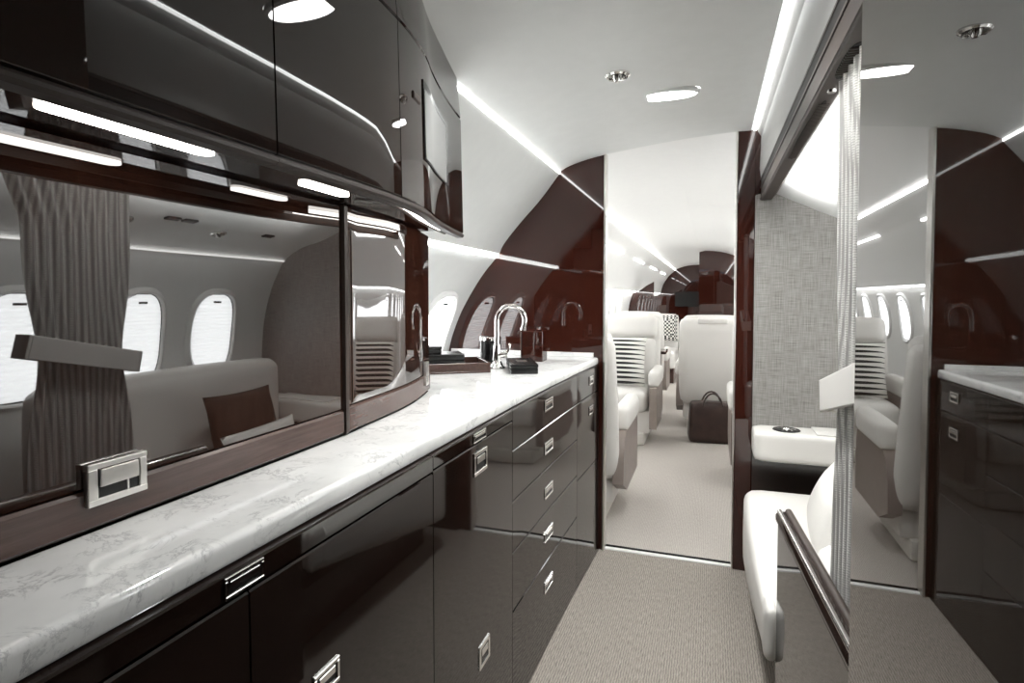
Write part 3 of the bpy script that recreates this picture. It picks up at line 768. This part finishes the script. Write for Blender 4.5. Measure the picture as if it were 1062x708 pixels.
t = thing('low_cabinet', 'waist-high glossy dark side cabinet with polished rail in front of the divan', 'cabinet', (0.196, 1.20, 0), math.radians(3.8))
bm = B(); box(bm, -0.014, 0.016, -0.31, 0.30, 0.0, 0.700, bev=0.002); obj('side_panel', bm, 'cab_front', t)
bm = B()
prof = [(-0.018, 0.708), (-0.018, 0.722), (-0.012, 0.730), (0.012, 0.730), (0.018, 0.722), (0.018, 0.708)]
prism(bm, prof, 'y', -0.31, 0.305); obj('top_rail', bm, 'espresso', t, True, 50)
bm = B(); tube(bm, [(-0.010, -0.31, 0.731), (-0.010, 0.30, 0.731)], 0.006, 12); obj('chrome_bead', bm, 'chrome', t, True)
bm = B(); tube(bm, [(0.011, -0.31, 0.730), (0.011, 0.305, 0.730)], 0.008, 12); obj('dark_bead', bm, 'header', t, True)

# header with curtain rail and vents
t = thing('curtain_header', 'brown header with curtain track and vent grilles above the crew area opening', 'curtain track', (0.222, 1.82, 1.70))
L0, L1 = 0.877 - 1.82, 2.744 - 1.82
bm = B()
prism(bm, [(-0.014, 0.075), (-0.014, -0.022), (-0.011, -0.025), (0.028, -0.025), (0.048, 0.0), (0.048, 0.075)], 'y', L0, L1)
obj('beam', bm, 'header', t)
bm = B(); box(bm, -0.017, -0.0135, L0, L1, 0.028, 0.036, bev=0.001); box(bm, -0.017, -0.0135, L0, L1, 0.064, 0.072, bev=0.001); box(bm, -0.017, -0.0135, L0, L1, -0.022, -0.016, bev=0.001); obj('track_lip', bm, 'header', t)
bm = B(); box(bm, -0.0155, -0.0135, L0, L1, 0.036, 0.064); obj('track_slot', bm, 'gap', t)
for (a, b) in ((1.10, 1.27), (1.40, 1.95)):
    bm = B(); prism(bm, [(x + 0.010, y + (a + b) / 2 - 1.82) for x, y in oval(0.026, b - a)], 'z', -0.0262, -0.02)
    g = obj('vent_grille', bm, 'black', t); bm = B()
    k = a + 0.02
    while k < b - 0.02:
        box(bm, -0.001, 0.021, k - 1.82, k + 0.004 - 1.82, -0.0285, -0.026); k += 0.011
    obj('slats', bm, 'header', g)
bm = B(); lathe(bm, [(0, -0.006), (0.008, -0.005), (0.010, 0.004)], 14, mat=Matrix.Translation((0.010, 1.335 - 1.82, -0.025))); obj('mounting_screw', bm, 'chrome', t, True)
bm = B(); box(bm, 0.048, 0.054, -0.2, 0.72, -0.10, 0.0) ; bm.free()

# curtain
cu = thing('curtain', 'pleated grey curtain gathered beside the mirror-glossy closet', 'curtain', (0.245, 1.14, 0.0))
def folds(z, n=9):
    pts = []; 
    tight = 1 - 0.22 * math.exp(-((z - 1.08) / 0.16) ** 2)
    for i in range(n * 8 + 1):
        u = i / (n * 8); y = (-0.15 + 0.30 * u) * tight
        y -= (1 - u) * 0.08 * max(0, (z - 1.45) / 0.25)
        x = 0.013 * math.sin(u * n * 2 * PI) * (0.75 + 0.25 * math.cos(z * 3)) 
        pts.append((x, y))
    return pts
bm = B(); rows = []
for i in range(31):
    z = 0.62 + (1.673 - 0.62) * i / 30
    rows.append([bm.verts.new((x, y, z)) for x, y in folds(z)])
for a, b in zip(rows, rows[1:]):
    for k in range(len(a) - 1): bm.faces.new((a[k], a[k + 1], b[k + 1], b[k]))
bmesh.ops.solidify(bm, geom=bm.faces[:], thickness=0.003)
obj('curtain_fabric', bm, 'curtain', cu, True, 80)
bm = B()
Rt = Matrix.Translation((0.0, 0.0, 1.085)) @ Matrix.Rotation(math.radians(-13), 4, 'X')
for (a, b, c, d_) in ((-0.032, -0.024, -0.155, 0.16), (0.020, 0.026, -0.155, 0.16), (-0.032, 0.026, 0.152, 0.16), (-0.032, 0.026, -0.163, -0.155)):
    box(bm, a, b, c, d_, -0.032, 0.032, bev=0.002, mat=Rt)
q = obj('tieback', bm, 'leather', cu); q['label'] = 'white strap tied round the curtain'

# ================================================================== crew divan
t = thing('divan', 'cream leather crew divan behind the low dark cabinet', 'sofa', (0.5, 1.95, 0))
bm = B(); cushion(bm, -0.358, 0.40, -0.415, 0.60, 0.14, 0.46, 0.05, 0.012, 14)
for v in bm.verts:
    zb = 0.14 + max(0, 0.55 - v.co.y) * 0.20; v.co.z = 0.46 - (0.46 - v.co.z) * (0.46 - zb) / 0.32
obj('seat_cushion', bm, 'leather', t, True, 60)
bm = B(); box(bm, -0.22, 0.42, -0.60, 0.60, 0.0, 0.205, bev=0.004); obj('plinth', bm, 'espresso', t)
bm = B(); cushion(bm, -0.33 + 0.07, 0.40, -0.66, -0.45, 0.20, 0.44, 0.04, 0.01, 10); obj('end_cushion', bm, 'leather', t, True, 60)
R = Matrix.Rotation(math.radians(8), 4, 'Y')
bm = B(); cushion(bm, 0.22, 0.38, -0.62, 0.58, 0.42, 0.92, 0.06, 0.012, 14); obj('backrest', bm, 'leather', t, True, 60)
bm = B(); cushion(bm, -0.262, 0.22, -0.655, -0.46, 0.42, 0.68, 0.04, 0.008, 10); obj('armrest', bm, 'leather', t, True, 60)
# piping pad on the divan front end
bm = B(); cushion(bm, -0.362, -0.332, -0.438, -0.36, 0.345, 0.478, 0.014, 0.004, 8); obj('end_pad', bm, 'leather', t, True, 60)
p = thing('throw_pillow', 'dark brown woven pillow on the crew divan', 'pillow', (0.56, 2.09, 0.65), math.radians(90))
bm = B(); pillow(bm, 0.40, 0.34, 0.13, Matrix.Rotation(math.radians(14), 4, 'X')); obj('pillow_body', bm, 'brown_fabric', p, True, 80)
p = thing('throw_pillow', 'low cream pillow lying in front of the dark brown one', 'pillow', (0.375, 2.03, 0.575), math.radians(84))
bm = B(); pillow(bm, 0.50, 0.23, 0.11, Matrix.Rotation(math.radians(22), 4, 'X')); obj('pillow_body', bm, 'leather', p, True, 80)

# side ledge with cup holder
t = thing('side_ledge', 'cream leather armrest ledge with cup holder against the fabric bulkhead', 'armrest', (0.55, 2.66, 0.56))
bm = B(); cushion(bm, -0.367, 0.42, -0.09, 0.083, 0.0, 0.125, 0.022, 0.0, 12); obj('ledge_body', bm, 'leather', t, True, 60)
bm = B(); box(bm, -0.13, 0.30, -0.075, 0.07, 0.1235, 0.131, bev=0.003); obj('lid', bm, 'leather', t, True)
bm = B(); T = Matrix.Translation((-0.235, -0.005, 0.1255))
lathe(bm, [(0.0, 0.0005), (0.034, 0.0008), (0.038, 0.004), (0.052, 0.003), (0.055, 0.0)], mat=T); q = obj('cup_holder', bm, 'black', t, True)
bm = B(); lathe(bm, [(0.0, 0.010), (0.012, 0.009), (0.016, 0.001)], mat=T)
for k in range(3):
    box(bm, -0.036, 0.036, -0.004, 0.004, 0.002, 0.006, bev=0.001, mat=T @ Matrix.Rotation(k * PI / 3, 4, 'Z'))
obj('chrome_insert', bm, 'chrome', q, True)
# wall notice on the crew side
bm = B(); box(bm, 0.40, 0.47, 1.9, 1.905, 0, 0.1); bm.free()

# vents and nozzles in the crew service panel
for (y, x) in ((1.55, 0.62), (2.05, 0.66)):
    zz = 1.545
    spot('air_nozzle', (x, y, zz - 0.004), 'round nozzle in the crew ceiling panel, %s' % ('nearer the curtain' if y < 1.8 else 'nearer the fabric bulkhead'), 0.9, 0, math.radians(10))
for k, (y, x) in enumerate(((1.72, 0.55), (1.80, 0.55), (2.3, 0.60))):
    bm = B(); box(bm, -0.015, 0.015, -0.03, 0.03, -0.004, 0.004, bev=0.001)
    q = obj('service_switch', bm, 'black'); q.location = (x, y, 1.562 - (x - 0.55) * 0.2); q.rotation_euler = (0, math.radians(11), 0)
    tag(q, ['small dark slot in the crew ceiling panel, nearest the curtain', 'small dark slot in the crew ceiling panel, middle one', 'small dark slot in the crew ceiling panel, nearest the fabric wall'][k], 'switch')

# ================================================================== cabin seats
def seat(loc, rot, label, mats=('leather', 'taupe'), lean=10):
    """club seat, local front = -Y"""
    t = thing('club_chair', label, 'seat', loc, rot, 'cream leather cabin seats')
    A, S = mats
    bm = B(); cushion(bm, -0.235, 0.235, -0.30, 0.22, 0.28, 0.46, 0.05, 0.012, 10); obj('seat_cushion', bm, A, t, True, 60)
    Rb = Matrix.Translation((0, 0.20, 0.385)) @ Matrix.Rotation(math.radians(-lean), 4, 'X')
    bm = B(); cushion(bm, -0.25, 0.25, -0.055, 0.075, 0.0, 0.50, 0.05, 0.012, 10, Rb); obj('backrest', bm, A, t, True, 60)
    bm = B(); cushion(bm, -0.29, 0.29, 0.02, 0.12, -0.12, 0.69, 0.045, 0.006, 10, Rb); obj('back_shell', bm, A, t, True, 60)
    bm = B(); cushion(bm, -0.26, 0.26, -0.075, 0.05, 0.49, 0.70, 0.045, 0.008, 10, Rb); obj('headrest', bm, A, t, True, 60)
    bm = B(); cushion(bm, -0.13, 0.13, 0.02, 0.135, 0.655, 0.705, 0.015, 0.0, 8, Rb); obj('head_cover', bm, A, t, True, 60)
    for s in (-1, 1):
        bm = B(); cushion(bm, s * 0.29 - 0.045, s * 0.29 + 0.045, -0.30, 0.20, 0.50, 0.64, 0.035, 0.004, 8); obj('armrest', bm, A, t, True, 60)
        bm = B()
        pr = [(-0.33, 0.16), (-0.34, 0.40), (-0.31, 0.53), (0.16, 0.53), (0.28, 0.45), (0.30, 0.16)]
        prism(bm, smoothpts(pr + [pr[0]], 1)[:-1], 'x', s * 0.29 - 0.03, s * 0.29 + 0.03)
        obj('side_panel', bm, S, t, True, 40)
    bm = B(); box(bm, -0.26, 0.26, -0.24, 0.24, 0.10, 0.30, bev=0.02); obj('base_skirt', bm, A, t, True)
    bm = B(); box(bm, -0.22, 0.22, -0.27, 0.27, 0.0, 0.11, bev=0.03); obj('foot', bm, 'beige', t, True)
    return t
s1 = seat((-0.72, 5.1, 0), 0, 'cream seat facing the galley with a striped pillow, left of the aisle')
s2 = seat((-0.75, 3.37, 0), PI, 'nearest cream seat just beyond the doorway at the left, its back to the galley', lean=14)
s3 = seat((0.03, 5.85, 0), PI, 'cream seat seen from behind in the aisle beside the brown bag')
s4 = seat((0.46, 4.25, 0), 0, 'cream seat at the right of the cabin, mostly hidden by the doorway post')
s5 = seat((-0.78, 7.0, 0), PI, 'cream seat farther back at the left, behind the one with the striped pillow')
def stripe_pillow(loc, rot, label):
    p = thing('striped_pillow', label, 'pillow', loc, rot, 'striped pillows on the cabin seats')
    bm = B(); pillow(bm, 0.40, 0.44, 0.14); q = obj('pillow_body', bm, 'striped', p, True, 80); q.rotation_euler = (math.radians(-14), 0, 0)
stripe_pillow((-0.72, 5.06, 0.69), 0, 'black and white striped pillow on the left cabin seat')
stripe_pillow((0.46, 4.21, 0.69), 0, 'black and white striped pillow on the right cabin seat')
# far patterned divan
t = thing('cabin_divan', 'low cream divan against the left partition deep in the cabin', 'sofa', (-0.78, 9.0, 0))
bm = B(); cushion(bm, -0.30, 0.32, -0.5, 0.4, 0.2, 0.46, 0.05, 0.01, 8); obj('seat_cushion', bm, 'leather', t, True, 60)
bm = B(); cushion(bm, -0.30, 0.32, 0.22, 0.42, 0.4, 0.98, 0.06, 0.01, 8); obj('backrest', bm, 'leather', t, True, 60)
bm = B(); box(bm, -0.28, 0.30, -0.48, 0.4, 0.0, 0.22); obj('plinth', bm, 'mahogany', t)
p = thing('patterned_pillow', 'black and white checked pillow on the far cabin divan', 'pillow', (-0.70, 9.0, 0.78))
bm = B(); pillow(bm, 0.5, 0.40, 0.16); obj('pillow_body', bm, 'checked', p, True, 80)
t = thing('side_table', 'dark wooden side table between the left seats deep in the cabin', 'table', (-0.62, 6.2, 0))
bm = B(); box(bm, -0.2, 0.2, -0.16, 0.16, 0.66, 0.69, bev=0.004); obj('tabletop', bm, 'mahogany', t)
bm = B(); box(bm, -0.14, 0.14, -0.1, 0.1, 0.0, 0.66, bev=0.01); obj('pedestal', bm, 'espresso', t)

# bag
t = thing('travel_bag', 'dark brown leather holdall standing on the aisle carpet', 'bag', (0.03, 5.22, 0), math.radians(6))
bm = B(); cushion(bm, -0.20, 0.20, -0.13, 0.13, 0.002, 0.34, 0.035, 0.006, 12)
for v in bm.verts: v.co.x *= 1 - 0.10 * max(0, v.co.z) / 0.33; v.co.y *= 1 - 0.45 * max(0, v.co.z) / 0.33
obj('bag_body', bm, 'bag', t, True, 60)
for s in (-1, 1):
    bm = B(); pts = []
    for k in range(13):
        a = PI * k / 12; pts.append((0.085 * math.cos(a), s * 0.075 - s * 0.02 * math.sin(a), 0.27 + 0.15 * math.sin(a)))
    tube(bm, pts, 0.008, 8); obj('handle', bm, 'bag', t, True)
bm = B(); tube(bm, [(-0.15, 0, 0.334), (0.15, 0, 0.334)], 0.004, 8); obj('zip', bm, 'nickel', t, True)

# overhead ceiling cabin lamps / service items
for k, (y, sx) in enumerate(((3.6, -1.03), (3.75, -1.03), (3.9, -1.03))):
    pass

# ================================================================== lights
def area(name, loc, rot, sx, sy, power, col=(0.99, 1.0, 0.98), shape='RECTANGLE', spread=180):
    l = bpy.data.lights.new(name, 'AREA'); l.shape = shape; l.spread = math.radians(spread); l.size = sx; l.size_y = sy; l.energy = power; l.color = col
    o = bpy.data.objects.new(name, l); C.objects.link(o); o.location = loc; o.rotation_euler = rot; return o
area('ceiling_lamp_beam', (-0.148, 2.135, 1.964), (0, 0, 0), 0.19, 0.084, 8.5, shape='ELLIPSE', spread=125)
area('reading_beam_one', (-0.14, 1.18, 1.966), (0, 0, 0), 0.19, 0.084, 8.0, shape='ELLIPSE', spread=125)
area('crew_lining_fill', (0.285, 1.68, 1.60), (0, math.radians(-118), 0), 0.03, 1.5, 10.0)  # added fill light without a fitting, brightens the lining over the divan
t = thing('ceiling_light', 'oval ceiling lamp above the camera, seen reflected in the overhead cabinet doors', 'ceiling light', (-0.14, 1.18, 1.978))
for src in (LENS, BEZEL):
    c = src.copy(); C.objects.link(c); c.parent = t

# ================================================================== camera
F = 590.0; P = math.radians(2.0)
cam = bpy.data.cameras.new('camera'); co = bpy.data.objects.new('camera', cam); C.objects.link(co)
cam.sensor_width = 36.0; cam.sensor_fit = 'HORIZONTAL'; cam.lens = 36.0 * F / 1062
cam.clip_start = 0.02
cy = 308 + F * math.tan(P)
cam.shift_x = 0.0; cam.shift_y = (cy - 354) / 1062.0
psi = math.atan(205 / F * math.cos(P))
co.location = (0, 0, 1.25); co.rotation_euler = (PI / 2 - P, 0, psi)
bpy.context.scene.camera = co

w = bpy.data.worlds.new('world'); bpy.context.scene.world = w; w.use_nodes = True
w.node_tree.nodes['Background'].inputs['Color'].default_value = (0.75, 0.85, 1.0, 1); w.node_tree.nodes['Background'].inputs['Strength'].default_value = 1.0
vs = bpy.context.scene.view_settings
vs.view_transform = 'Standard'; vs.look = 'None'; vs.gamma = 1.0; vs.use_curve_mapping = False; vs.exposure = 0.2
bpy.context.scene.cycles.max_bounces = 10; bpy.context.scene.cycles.glossy_bounces = 6; bpy.context.scene.cycles.diffuse_bounces = 6
